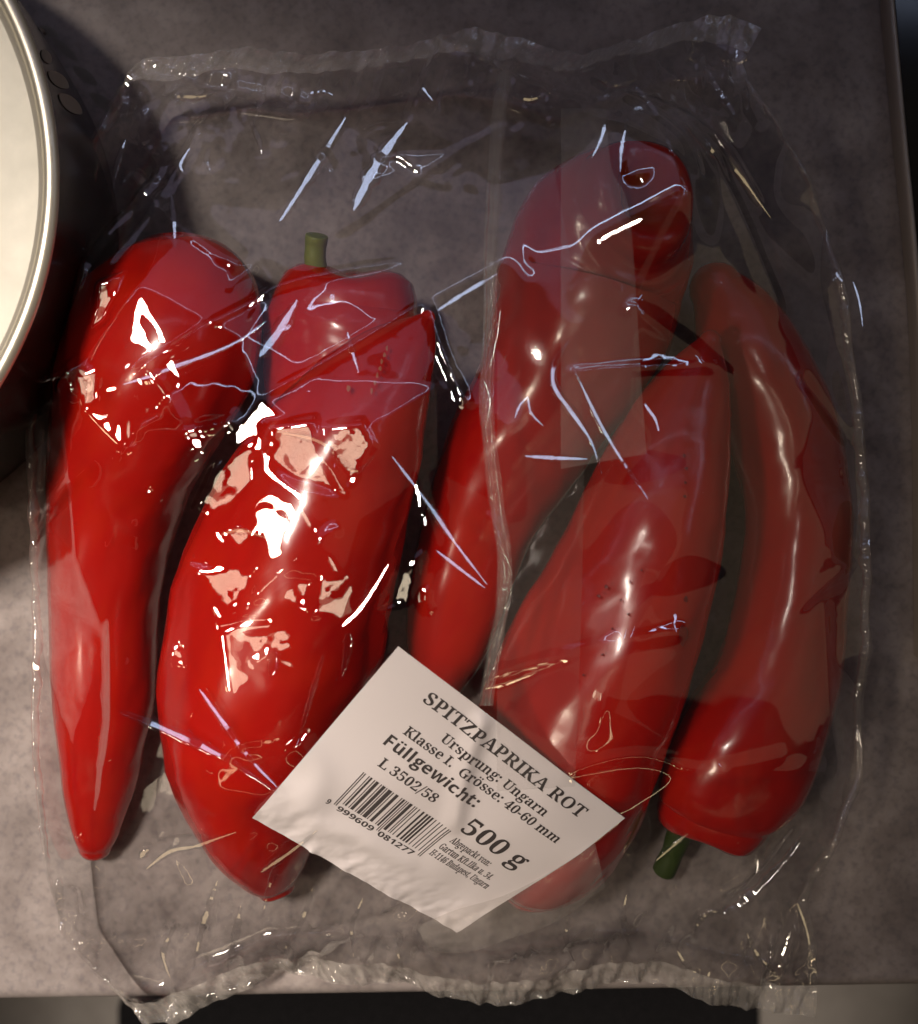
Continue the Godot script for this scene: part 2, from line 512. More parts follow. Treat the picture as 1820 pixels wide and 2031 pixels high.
func pepper(label: String, group: String, skin: Material, phase: float, c: Array, dimple: float) -> Node3D:
	var pts := []
	var n := 64
	for k in n:
		var f := float(k) / (n - 1) * (c.size() - 1)
		var i := mini(int(f), c.size() - 2)
		var t := f - i
		var a: Array = c[maxi(i - 1, 0)]
		var e: Array = c[mini(i + 2, c.size() - 1)]
		var q := []
		for j in 4:
			q.append(catmull(a[j], c[i][j], c[i + 1][j], e[j], t))
		var r: float = maxf(q[2], 4.0) * S
		var h: float = q[3]
		if c[i][3] == 0 or c[i + 1][3] == 0:
			h = r * 0.94 + 0.0012
		r *= (D - h) / D
		pts.append([px(q[0], q[1], h), r])
	var base: Vector3 = pts[n / 2][0]
	base.y = 0.0
	var sides := 56
	var p := PackedVector3Array()
	var colors := PackedColorArray()
	var rows := []
	var rings := []   # [centre, radius, axis, how much of the lobes show, dimple depth 0..1]
	var axis0: Vector3 = (pts[0][0] - pts[2][0]).normalized()
	var r0: float = pts[0][1]
	var cap_r := [0.02, 0.16, 0.34, 0.54, 0.74, 0.89, 0.97]
	var cap_o := [0.10, 0.16, 0.28, 0.40, 0.42, 0.34, 0.18]
	for k in 7:
		var off: float = cap_o[k]
		if k < 4:
			off = lerpf(0.46, off, dimple)
		rings.append([pts[0][0] + axis0 * off * r0, r0 * cap_r[k], axis0, 0.8, 1.0 - k / 6.0])
	for k in n:
		var ax: Vector3 = (pts[maxi(k - 1, 0)][0] - pts[mini(k + 1, n - 1)][0]).normalized()
		rings.append([pts[k][0], pts[k][1], ax, 1.0 - smoothstep(0.2, 0.95, float(k) / n) * 0.6, 0.0])
	var axis1: Vector3 = (pts[n - 3][0] - pts[n - 1][0]).normalized()
	var r1: float = pts[n - 1][1]
	for q in [[0.93, 0.34], [0.75, 0.62], [0.48, 0.84], [0.2, 0.95], [0.01, 0.98]]:
		rings.append([pts[n - 1][0] - axis1 * q[1] * r1, r1 * q[0], axis1, 0.3, 0.0])
	var side := Vector3.ZERO
	var red := Color(0.44, 0.0065, 0.0052)
	for ring in rings:
		var ax: Vector3 = ring[2]
		if side == Vector3.ZERO:
			side = ax.cross(Vector3.UP).normalized()
		side = (side - ax * side.dot(ax)).normalized()
		var other := ax.cross(side)
		rows.append(ring[0] - base)
		for k in sides:
			var a := TAU * k / sides
			var lobes: float = 0.055 * cos(3.0 * a + phase + 6.0 * float(rows.size()) / rings.size()) * ring[3]
			var dir := side * cos(a) + other * sin(a)
			var w: Vector3 = ring[0] + dir * ring[1]
			var wob := bumps.get_noise_3d(w.x * 38.0 + phase * 7.0, w.y * 38.0, w.z * 38.0) * 0.055 + bumps.get_noise_3d(w.x * 110.0, w.y * 110.0 + phase, w.z * 110.0) * 0.012
			var v: Vector3 = ring[0] + dir * ring[1] * (1.0 + lobes + wob)
			if ring[4] > 0.0:
				v += ax * r0 * 0.10 * cos(3.0 * a + phase) * (1.0 - ring[4]) * ring[4] * 3.0
			v.y = maxf(v.y, 0.0010)
			p.append(v - base)
			var tone := 0.5 + 0.5 * bumps.get_noise_3d(w.x * 60.0 + 9.0, w.y * 60.0, w.z * 25.0 + phase)
			var cc := red.lerp(Color(0.53, 0.017, 0.006), tone * 0.9)
			cc = cc.lerp(Color(0.34, 0.003, 0.006), clampf(bumps.get_noise_2d(a * 3.0 + phase, w.z * 30.0) * 0.7, 0, 1))
			if ring[4] > 0.3 and dimple > 1.8:
				cc = cc.lerp(Color(0.46, 0.075, 0.010), smoothstep(0.3, 0.9, ring[4]))
			# short pale and dark streaks along the skin
			var streak := bumps.get_noise_3d(a * 5.0 + phase * 3.0, float(rows.size()) * 0.07, phase)
			cc = cc.lerp(Color(0.50, 0.03, 0.012), smoothstep(0.35, 0.8, streak) * 0.35)
			cc = cc.lerp(Color(0.22, 0.003, 0.004), smoothstep(0.4, 0.85, -streak) * 0.5)
			colors.append(cc)
	var o := thing("red_pepper", label, "pepper", base, group)
	part("flesh", sheet(p, sides, rings.size(), true, Vector3.UP, rows, colors), skin, o)
	# remember how high it stands, for the film
	for ring in rings:
		stamp(ring[0], ring[1] * 1.045)
	return o

func stamp(c: Vector3, r: float) -> void:
	var x0 := maxi(int((c.x - r - OX) / CELL), 0)
	var x1 := mini(int((c.x + r - OX) / CELL) + 1, NX - 1)
	var z0 := maxi(int((c.z - r - OZ) / CELL), 0)
	var z1 := mini(int((c.z + r - OZ) / CELL) + 1, NZ - 1)
	for j in range(z0, z1 + 1):
		var dz := OZ + j * CELL - c.z
		for i in range(x0, x1 + 1):
			var dx := OX + i * CELL - c.x
			var q := r * r - dx * dx - dz * dz
			if q > 0.0:
				var h := c.y + sqrt(q)
				if h > obstacle[j * NX + i]:
					obstacle[j * NX + i] = h

func stalk(o: Node3D, c: Array, m: Material) -> void:
	var pts := []
	var radii := []
	for k in 24:
		var f := k / 23.0 * (c.size() - 1)
		var i := mini(int(f), c.size() - 2)
		var t := f - i
		var a: Array = c[i].duplicate()
		for j in 4:
			a[j] = lerpf(c[i][j], c[i + 1][j], t)
		var w := px(a[0], a[1], a[3])
		pts.append(w - o.position)
		radii.append(a[2] * S * (D - a[3]) / D * (1.0 + 0.02 * sin(k * 0.7)))
		stamp(w, radii[-1])
	var axis: Vector3 = (pts[-1] - pts[-3]).normalized()
	for q in [[0.0002, 0.94], [0.0003, 0.6], [0.0001, 0.02]]:   # cut end
		pts.append(pts[23] + axis * q[0])
		radii.append(radii[23] * q[1])
	var st := part("stalk", tube(pts, radii), m, o)
	# calyx: a small ragged collar where the stalk meets the flesh
	var p := PackedVector3Array()
	var n := 40
	var up := axis
	var side := up.cross(Vector3.UP if absf(up.y) < 0.9 else Vector3.RIGHT).normalized()
	var other := up.cross(side)
	for row in [[0.9, 0.20], [1.1, 0.06], [1.28, -0.08], [1.40, -0.24], [1.35, -0.32], [0.8, -0.1]]:
		for k in n:
			var a := TAU * k / n
			var r: float = radii[0] * row[0] * (1.0 + (0.16 * cos(6.0 * a) + 0.06 * sin(11.0 * a)) * clampf(row[0] - 1.0, 0, 1))
			p.append(pts[1] + (side * cos(a) + other * sin(a)) * r + up * radii[0] * row[1])
	part("calyx", sheet(p, n, 6, true, up), m, o)
	st.set_meta("label", "green stalk")


# ==================================================================== the film

func sample(field: PackedFloat32Array, x: float, z: float) -> float:
	var fx := clampf((x - OX) / CELL, 0.0, NX - 1.001)
	var fz := clampf((z - OZ) / CELL, 0.0, NZ - 1.001)
	var i := int(fx)
	var j := int(fz)
	fx -= i
	fz -= j
	var k := j * NX + i
	return lerpf(lerpf(field[k], field[k + 1], fx), lerpf(field[k + NX], field[k + NX + 1], fx), fz)

func edge_height(x: float, z: float) -> float:
	var top := smoothstep(-0.085, -0.13, z)
	var low := smoothstep(0.085, 0.135, z)
	var h := 0.021
	h = lerpf(h, 0.021 + 0.010 * bumps.get_noise_2d(x * 26.0, 3.0) + 0.003 * bumps.get_noise_2d(x * 110.0, 8.0), top)
	h = lerpf(h, 0.0085 + 0.008 * bumps.get_noise_2d(x * 24.0, 40.0) + 0.003 * bumps.get_noise_2d(x * 100.0, 60.0), low)
	return maxf(h, 0.0016)

func blur(f: PackedFloat32Array, times: int, inside := PackedByteArray()) -> PackedFloat32Array:
	for t in times:
		var g := f.duplicate()
		for j in range(1, NZ - 1):
			for k in range(j * NX + 1, j * NX + NX - 1):
				if inside.is_empty() or inside[k]:
					g[k] = 0.25 * f[k] + 0.125 * (f[k - 1] + f[k + 1] + f[k - NX] + f[k + NX]) + 0.0625 * (f[k - NX - 1] + f[k - NX + 1] + f[k + NX - 1] + f[k + NX + 1])
		f = g
	return f

func facets(nodes: PackedVector2Array, heights: PackedFloat32Array) -> PackedFloat32Array:
	# a surface of flat triangles over the nodes
	var out := PackedFloat32Array()
	out.resize(NX * NZ)
	var tri := Geometry2D.triangulate_delaunay(nodes)
	for t in range(0, tri.size(), 3):
		var a := nodes[tri[t]]
		var b := nodes[tri[t + 1]]
		var c := nodes[tri[t + 2]]
		var det := (b.y - c.y) * (a.x - c.x) + (c.x - b.x) * (a.y - c.y)
		if absf(det) < 1e-12:
			continue
		var ha := heights[tri[t]]
		var hb := heights[tri[t + 1]]
		var hc := heights[tri[t + 2]]
		# height = g.x * x + g.y * z + k
		var gx := (ha * (b.y - c.y) + hb * (c.y - a.y) + hc * (a.y - b.y)) / det
		var gz := (ha * (c.x - b.x) + hb * (a.x - c.x) + hc * (b.x - a.x)) / det
		var k0 := ha - gx * a.x - gz * a.y
		var z0 := maxi(ceili((minf(a.y, minf(b.y, c.y)) - OZ) / CELL), 0)
		var z1 := mini(floori((maxf(a.y, maxf(b.y, c.y)) - OZ) / CELL), NZ - 1)
		for j in range(z0, z1 + 1):
			var z := OZ + j * CELL
			var lo := 1e9
			var hi := -1e9
			for e in [[a, b], [b, c], [c, a]]:
				var p: Vector2 = e[0]
				var q: Vector2 = e[1]
				if (p.y - z) * (q.y - z) <= 0.0 and p.y != q.y:
					var x := p.x + (q.x - p.x) * (z - p.y) / (q.y - p.y)
					lo = minf(lo, x)
					hi = maxf(hi, x)
			var i0 := maxi(ceili((lo - OX) / CELL - 1e-6), 0)
			var i1 := mini(floori((hi - OX) / CELL + 1e-6), NX - 1)
			for i in range(i0, i1 + 1):
				out[j * NX + i] = gx * (OX + i * CELL) + gz * z + k0
	return out

func scatter(gap: float, seed_: int, keep: Callable) -> PackedVector2Array:
	var r := RandomNumberGenerator.new()
	r.seed = seed_
	var cells := {}
	var out := PackedVector2Array()
	for k in [Vector2(OX, OZ), Vector2(OX + NX * CELL, OZ), Vector2(OX, OZ + NZ * CELL), Vector2(OX + NX * CELL, OZ + NZ * CELL)]:
		out.append(k)
	var tries := int(14.0 * NX * NZ * CELL * CELL / (gap * gap))
	for t in tries:
		var p := Vector2(r.randf_range(OX, OX + NX * CELL), r.randf_range(OZ, OZ + NZ * CELL))
		var g: float = gap * keep.call(p)
		var ci := Vector2i((p / gap).floor())
		var ok := true
		for dj in range(-2, 3):
			for di in range(-2, 3):
				for q in cells.get(ci + Vector2i(di, dj), []):
					if q.distance_to(p) < g:
						ok = false
		if ok:
			out.append(p)
			var l: Array = cells.get(ci, [])
			l.append(p)
			cells[ci] = l
	return out

# a round-backed crease: line in plan points, width and height in mm
func crease(f: PackedFloat32Array, line: Array, width: float, height: float, h := 0.045) -> void:
	var pts := []
	for q in smoothed(line, maxi(line.size() * 6, 12)):
		var w := px(q.x, q.y, h)
		pts.append(Vector2(w.x, w.z))
	var wid := width * 0.001
	var reach := wid * 2.2
	var lo := Vector2(1, 1)
	var hi := Vector2(-1, -1)
	for q in pts:
		lo = lo.min(q)
		hi = hi.max(q)
	for j in range(maxi(int((lo.y - reach - OZ) / CELL), 1), mini(int((hi.y + reach - OZ) / CELL) + 1, NZ - 1)):
		for i in range(maxi(int((lo.x - reach - OX) / CELL), 1), mini(int((hi.x + reach - OX) / CELL) + 1, NX - 1)):
			var p := Vector2(OX + i * CELL, OZ + j * CELL)
			var best := 1.0
			var where := 0.0
			for k in pts.size() - 1:
				var a: Vector2 = pts[k]
				var ab: Vector2 = pts[k + 1] - a
				var t := clampf((p - a).dot(ab) / maxf(ab.length_squared(), 1e-12), 0, 1)
				var d := p.distance_to(a + ab * t)
				if d < best:
					best = d
					where = (k + t) / (pts.size() - 1)
			if best < reach:
				var ends := smoothstep(0.0, 0.14, where) * smoothstep(1.0, 0.82, where)
				f[j * NX + i] += height * 0.001 * exp(-best * best / (wid * wid) * 1.6) * ends

# a flat of tight film, tilted half-way between the eye and the lamp
func flat_patch(f: PackedFloat32Array, outline: Array, _share: float, lamp := LAMP, uneven := 1.0) -> void:
	var poly := PackedVector2Array(plan(outline, 0.055))
	var mid := Vector2.ZERO
	for q in poly:
		mid += q / poly.size()
	var c := Vector3(mid.x, sample(f, mid.x, mid.y), mid.y)
	var n := ((Vector3(0, D, 0) - c).normalized() + (lamp - c).normalized()).normalized()
	n = (n + Vector3(bumps.get_noise_2d(mid.x * 900.0, 1.0), 0, bumps.get_noise_2d(mid.y * 900.0, 5.0)) * 0.035 * uneven).normalized()
	var lo := poly[0]
	var hi := poly[0]
	for q in poly:
		lo = lo.min(q)
		hi = hi.max(q)
	var lift := 0.0
	var cells := []
	for j in range(int((lo.y - 0.002 - OZ) / CELL), int((hi.y + 0.002 - OZ) / CELL) + 1):
		for i in range(int((lo.x - 0.002 - OX) / CELL), int((hi.x + 0.002 - OX) / CELL) + 1):
			var p := Vector2(OX + i * CELL, OZ + j * CELL)
			var inside := Geometry2D.is_point_in_polygon(p, poly)
			var d := 1.0
			for k in poly.size():
				d = minf(d, p.distance_to(Geometry2D.get_closest_point_to_segment(p, poly[k], poly[(k + 1) % poly.size()])))
			var w := smoothstep(-0.0012, 0.0012, d if inside else -d) if uneven > 0.0 else smoothstep(-0.0009, 0.0003, d if inside else -d)
			if w > 0.0:
				var h := c.y - ((p.x - c.x) * n.x + (p.y - c.z) * n.z) / n.y
				h += 0.00020 * bumps.get_noise_2d(p.x * 120.0, p.y * 120.0 + 3.0) + 0.00006 * bumps.get_noise_2d(p.x * 330.0, p.y * 330.0)
				if w > 0.9:
					lift = maxf(lift, obstacle[j * NX + i] + 0.0004 - h)
				cells.append([j * NX + i, w, h])
	for q in cells:
		f[q[0]] = lerpf(f[q[0]], q[2] + minf(lift, 0.003), q[1])

func coons(u: float, v: float) -> Vector2:
	var t := along(outline_top, u)
	var b := along(outline_bottom, u)
	var l := along(outline_left, v)
	var r := along(outline_right, v)
	var a := t.lerp(b, v) + l.lerp(r, u)
	var c: Vector2 = outline_top[0].lerp(outline_top[-1], u).lerp(outline_bottom[0].lerp(outline_bottom[-1], u), v)
	return a - c

func plan(list: Array, h: float) -> Array[Vector2]:
	var out: Array[Vector2] = []
	for k in range(0, list.size(), 2):
		var w := px(list[k], list[k + 1], h)
		out.append(Vector2(w.x, w.z))
	return out

func make_film() -> void:
	var poly := PackedVector2Array()
	for q in outline_top: poly.append(q)
	for q in outline_right: poly.append(q)
	for k in range(outline_bottom.size() - 1, -1, -1): poly.append(outline_bottom[k])
	for k in range(outline_left.size() - 1, -1, -1): poly.append(outline_left[k])
	# 1. a taut skin over the peppers, on a coarse grid
	var st := 4
	var cx := NX / st
	var cz := NZ / st
	var h := PackedFloat32Array()
	var ob := PackedFloat32Array()
	var free := PackedByteArray()
	h.resize(cx * cz)
	ob.resize(cx * cz)
	free.resize(cx * cz)
	for j in cz:
		for i in cx:
			var x := OX + i * st * CELL
			var z := OZ + j * st * CELL
			var k := j * cx + i
			ob[k] = obstacle[j * st * NX + i * st] + 0.0007
			h[k] = maxf(edge_height(x, z), ob[k])
			free[k] = 1 if i > 0 and j > 0 and i < cx - 1 and j < cz - 1 and Geometry2D.is_point_in_polygon(Vector2(x, z), poly) else 0
	for it in 220:
		for j in range(1, cz - 1):
			for k in range(j * cx + 1, j * cx + cx - 1):
				if free[k]:
					h[k] = maxf(ob[k], 0.25 * (h[k - 1] + h[k + 1] + h[k - cx] + h[k + cx]) + 0.00004)
	var base := PackedFloat32Array()
	base.resize(NX * NZ)
	for j in NZ:
		var fz := minf(float(j) / st, cz - 1.001)
		var jj := int(fz)
		fz -= jj
		for i in NX:
			var fx := minf(float(i) / st, cx - 1.001)
			var ii := int(fx)
			fx -= ii
			var k := jj * cx + ii
			base[j * NX + i] = lerpf(lerpf(h[k], h[k + 1], fx), lerpf(h[k + cx], h[k + cx + 1], fx), fz)
	base = blur(base, 3)
	# 2. crumpled flats: the film stands on nodes, some of them where creases meet
	var nodes := PackedVector2Array()
	var fixed := plan([850, 618, 262, 768, 545, 802, 780, 905, 560, 585, 505, 690, 985, 545, 300, 1165, 700, 1140, 400, 1125, 690, 1215, 470, 1225, 620, 1000, 740, 860, 600, 850, 480, 900, 555, 1560, 825, 1100, 770, 1190, 965, 1165, 1040, 905, 1095, 740, 1580, 935, 1640, 1640, 1430, 1800, 820, 250, 690, 240, 560, 440, 350, 400, 760, 310, 1110, 800, 1280, 880, 1330, 430, 1240, 180, 1240, 620, 1500, 1700, 1360, 1480], 0.045)
	for q in fixed: nodes.append(q)
	for q in scatter(0.0155, 5, func(_p): return 1.0):
		var ok := true
		for f in fixed:
			if f.distance_to(q) < 0.0085:
				ok = false
		if ok: nodes.append(q)
	var hs := PackedFloat32Array()
	var r := RandomNumberGenerator.new()
	r.seed = 77
	for k in nodes.size():
		var q := nodes[k]
		var b := sample(base, q.x, q.y)
		hs.append(b + (r.randf_range(0.0006, 0.0028) if k < fixed.size() else r.randf_range(-0.0016, 0.0022)))
	var f := facets(nodes, hs)
	for it in 3:   # lift nodes until the flats clear the peppers
		var lift := PackedFloat32Array()
		lift.resize(nodes.size())
		for j in range(0, NZ, 3):
			for i in range(0, NX, 3):
				var need := obstacle[j * NX + i] + 0.0004 - f[j * NX + i]
				if need > 0.0:
					var p := Vector2(OX + i * CELL, OZ + j * CELL)
					for k in nodes.size():
						if absf(nodes[k].x - p.x) < 0.012 and absf(nodes[k].y - p.y) < 0.012:
							lift[k] = maxf(lift[k], need * 0.6)
		for k in nodes.size():
			hs[k] += minf(lift[k], 0.0022)
		f = facets(nodes, hs)
	# the smaller crumples
	var small := scatter(0.0062, 9, func(_p): return 1.0)
	var sh := PackedFloat32Array()
	for q in small:
		var much := smoothstep(-0.25, 0.5, bumps.get_noise_2d(q.x * 30.0 + 5.0, q.y * 30.0))
		sh.append(r.randf_range(-1, 1) * 0.00032 * much)
	var f2 := facets(small, sh)
	for j in NZ:
		var z := OZ + j * CELL
		var near_top := smoothstep(-0.085, -0.125, z)
		var near_low := smoothstep(0.098, 0.13, z)
		for i in NX:
			var k := j * NX + i
			var x := OX + i * CELL
			var v := f[k] + f2[k]
			var much := maxf(near_top * 0.7, near_low)
			if much > 0.0:   # pleats gathered towards the seals
				v += much * (0.0034 * (1.0 - absf(bumps.get_noise_2d(x * 75.0 + z * 14.0, z * 10.0 + 4.0)) * 2.0) + 0.0012 * bumps.get_noise_2d(x * 210.0, z * 45.0))
			v += 0.00006 * bumps.get_noise_2d(x * 260.0, z * 260.0)
			f[k] = v
	f = blur(f, 1)
	# the right half is drawn tighter, its flats run into each other
	var tight := PackedByteArray()
	tight.resize(NX * NZ)
	for j in NZ:
		for i in NX:
			var x := OX + i * CELL
			var z := OZ + j * CELL
			tight[j * NX + i] = 1 if x > 0.012 and z > -0.105 and z < 0.105 else 0
	f = blur(f, 12, tight)
	# 3. the sharp long creases
	var c := [
		[[Vector2(262, 770), Vector2(480, 640), Vector2(600, 580), Vector2(840, 530)], 1.3, 0.8],
		[[Vector2(850, 620), Vector2(700, 712), Vector2(545, 802)], 1.4, 0.9],
		[[Vector2(850, 620), Vector2(880, 720), Vector2(930, 830)], 1.4, 0.9],
		[[Vector2(1440, 1800), Vector2(1520, 1740), Vector2(1600, 1640)], 1.8, 1.4],
		[[Vector2(1580, 938), Vector2(1420, 800), Vector2(1270, 660)], 5.0, 0.3],
		[[Vector2(1582, 940), Vector2(1450, 895), Vector2(1300, 880)], 5.0, 0.3],
		[[Vector2(1240, 190), Vector2(1330, 300), Vector2(1360, 400)], 1.8, 1.3],
		[[Vector2(1250, 190), Vector2(1400, 270), Vector2(1530, 420)], 2.0, 1.3],
		[[Vector2(1330, 230), Vector2(1450, 420), Vector2(1560, 640)], 2.4, 1.3],
		[[Vector2(1240, 190), Vector2(1210, 260)], 1.4, 0.9],
		[[Vector2(1060, 1520), Vector2(1250, 1480), Vector2(1420, 1530), Vector2(1680, 1530)], 2.2, 0.7],
		[[Vector2(130, 780), Vector2(200, 730)], 1.4, 1.4],
		[[Vector2(165, 720), Vector2(175, 800)], 1.8, 1.6],
		[[Vector2(280, 1690), Vector2(330, 1660), Vector2(420, 1640)], 1.4, 1.0],
		[[Vector2(240, 260), Vector2(310, 330), Vector2(200, 470), Vector2(140, 700)], 2.2, 1.6],
		[[Vector2(400, 190), Vector2(330, 360), Vector2(210, 560)], 2.0, 1.3],
		[[Vector2(640, 1660), Vector2(560, 1760), Vector2(520, 1900)], 1.8, 1.4],
		[[Vector2(700, 1690), Vector2(640, 1800), Vector2(600, 1900)], 1.8, 1.4],
		[[Vector2(520, 1640), Vector2(430, 1760), Vector2(380, 1900)], 1.8, 1.4],
		[[Vector2(1250, 1660), Vector2(1240, 1800), Vector2(1290, 1900)], 2.0, 1.4],
		[[Vector2(1330, 1770), Vector2(1370, 1850), Vector2(1420, 1930)], 1.8, 1.3],
	]
	for q in c:
		crease(f, q[0], q[1], q[2])
	# flats of film that the ceiling lamp glints in
	for q in [
		[[400, 1010, 440, 930, 520, 880, 525, 960, 470, 1010], 0.9], [[540, 850, 640, 838, 650, 900, 690, 985, 600, 960, 560, 930], 0.8], [[655, 850, 730, 842, 752, 890, 700, 965, 660, 905], 0.8],
		[[390, 1118, 520, 1128, 515, 1200, 440, 1188], 0.9], [[524, 1132, 640, 1140, 622, 1192, 522, 1186], 0.8], [[642, 1146, 706, 1134, 668, 1214, 630, 1215], 0.9],
		[[455, 1050, 520, 1050, 515, 1075, 470, 1075], 0.8], [[770, 1195, 800, 1130, 838, 1095, 832, 1150, 808, 1188], 0.9], [[505, 1250, 580, 1235, 590, 1290, 520, 1300], 0.5],
		[[150, 740, 205, 735, 200, 800, 165, 810], 0.8], [[190, 560, 240, 545, 215, 640, 180, 660], 0.7]]:
		flat_patch(f, q[0], q[1])
	# and many short ones
	var many := RandomNumberGenerator.new()
	many.seed = 31
	for k in 190:
		var u := many.randf()
		var v := many.randf()
		if k % 3 == 0:
			v = 0.02 + 0.15 * v if k % 2 == 0 else 0.98 - 0.12 * v
		if u > 0.5 and v > 0.14 and v < 0.86 and k % 4 != 1:
			continue
		var w := coons(u, v)
		var at := Vector2(w.x, w.y) / S + Vector2(910, 1015.5)
		var turn := many.randf() * PI
		var big := k % 4 == 1
		var long := many.randf_range(140, 420) if big else many.randf_range(25, 140) * (0.6 if k % 3 == 0 else 1.0)
		var arm := Vector2(cos(turn), sin(turn)) * long * 0.5
		var bend := Vector2(-arm.y, arm.x) * many.randf_range(-0.3, 0.3) * (0.35 if big else 1.0)
		var wide := many.randf_range(1.8, 3.4) if big else many.randf_range(0.9, 1.7)
		crease(f, [at - arm, at + bend, at + arm], wide, wide * many.randf_range(0.15, 0.55) * (1.0 if many.randf() < 0.7 else -1.0), 0.0)
	for k in NX * NZ:
		f[k] = maxf(f[k], obstacle[k] + 0.00035)
	# the label stiffens the film beneath it
	var inside := PackedByteArray()
	inside.resize(NX * NZ)
	var lab := PackedVector2Array()
	for q in [Vector2(790, 1262), Vector2(1243, 1615), Vector2(915, 1860), Vector2(497, 1617)]:
		var w := px(q.x, q.y, 0.05)
		lab.append(Vector2(w.x, w.z))
	for j in NZ:
		for i in NX:
			var q := Vector2(OX + i * CELL, OZ + j * CELL)
			if q.x > -0.07 and q.x < 0.06 and q.y > 0.02 and Geometry2D.is_point_in_polygon(q, lab):
				inside[j * NX + i] = 1
	var g := f.duplicate()
	f = blur(f, 26, inside)
	for k in NX * NZ:
		if inside[k]:
			f[k] = maxf(f[k], obstacle[k] + 0.0004)
	crease(f, [Vector2(962, 1395), Vector2(925, 1500), Vector2(895, 1660)], 2.3, 2.9, 0.05)
	crease(f, [Vector2(600, 1640), Vector2(700, 1650), Vector2(830, 1740)], 4.0, 1.7, 0.05)
	crease(f, [Vector2(590, 1450), Vector2(640, 1520), Vector2(600, 1620)], 5.0, 1.6, 0.05)
	f = blur(f, 4, inside)
	film = f
	smooth_film = g

func film_material(alpha: float, rough: float) -> StandardMaterial3D:
	var m := StandardMaterial3D.new()
	m.transparency = BaseMaterial3D.TRANSPARENCY_ALPHA
	m.albedo_color = Color(1.0, 0.97, 0.93, alpha)
	m.roughness = rough
	m.cull_mode = BaseMaterial3D.CULL_DISABLED
	return m

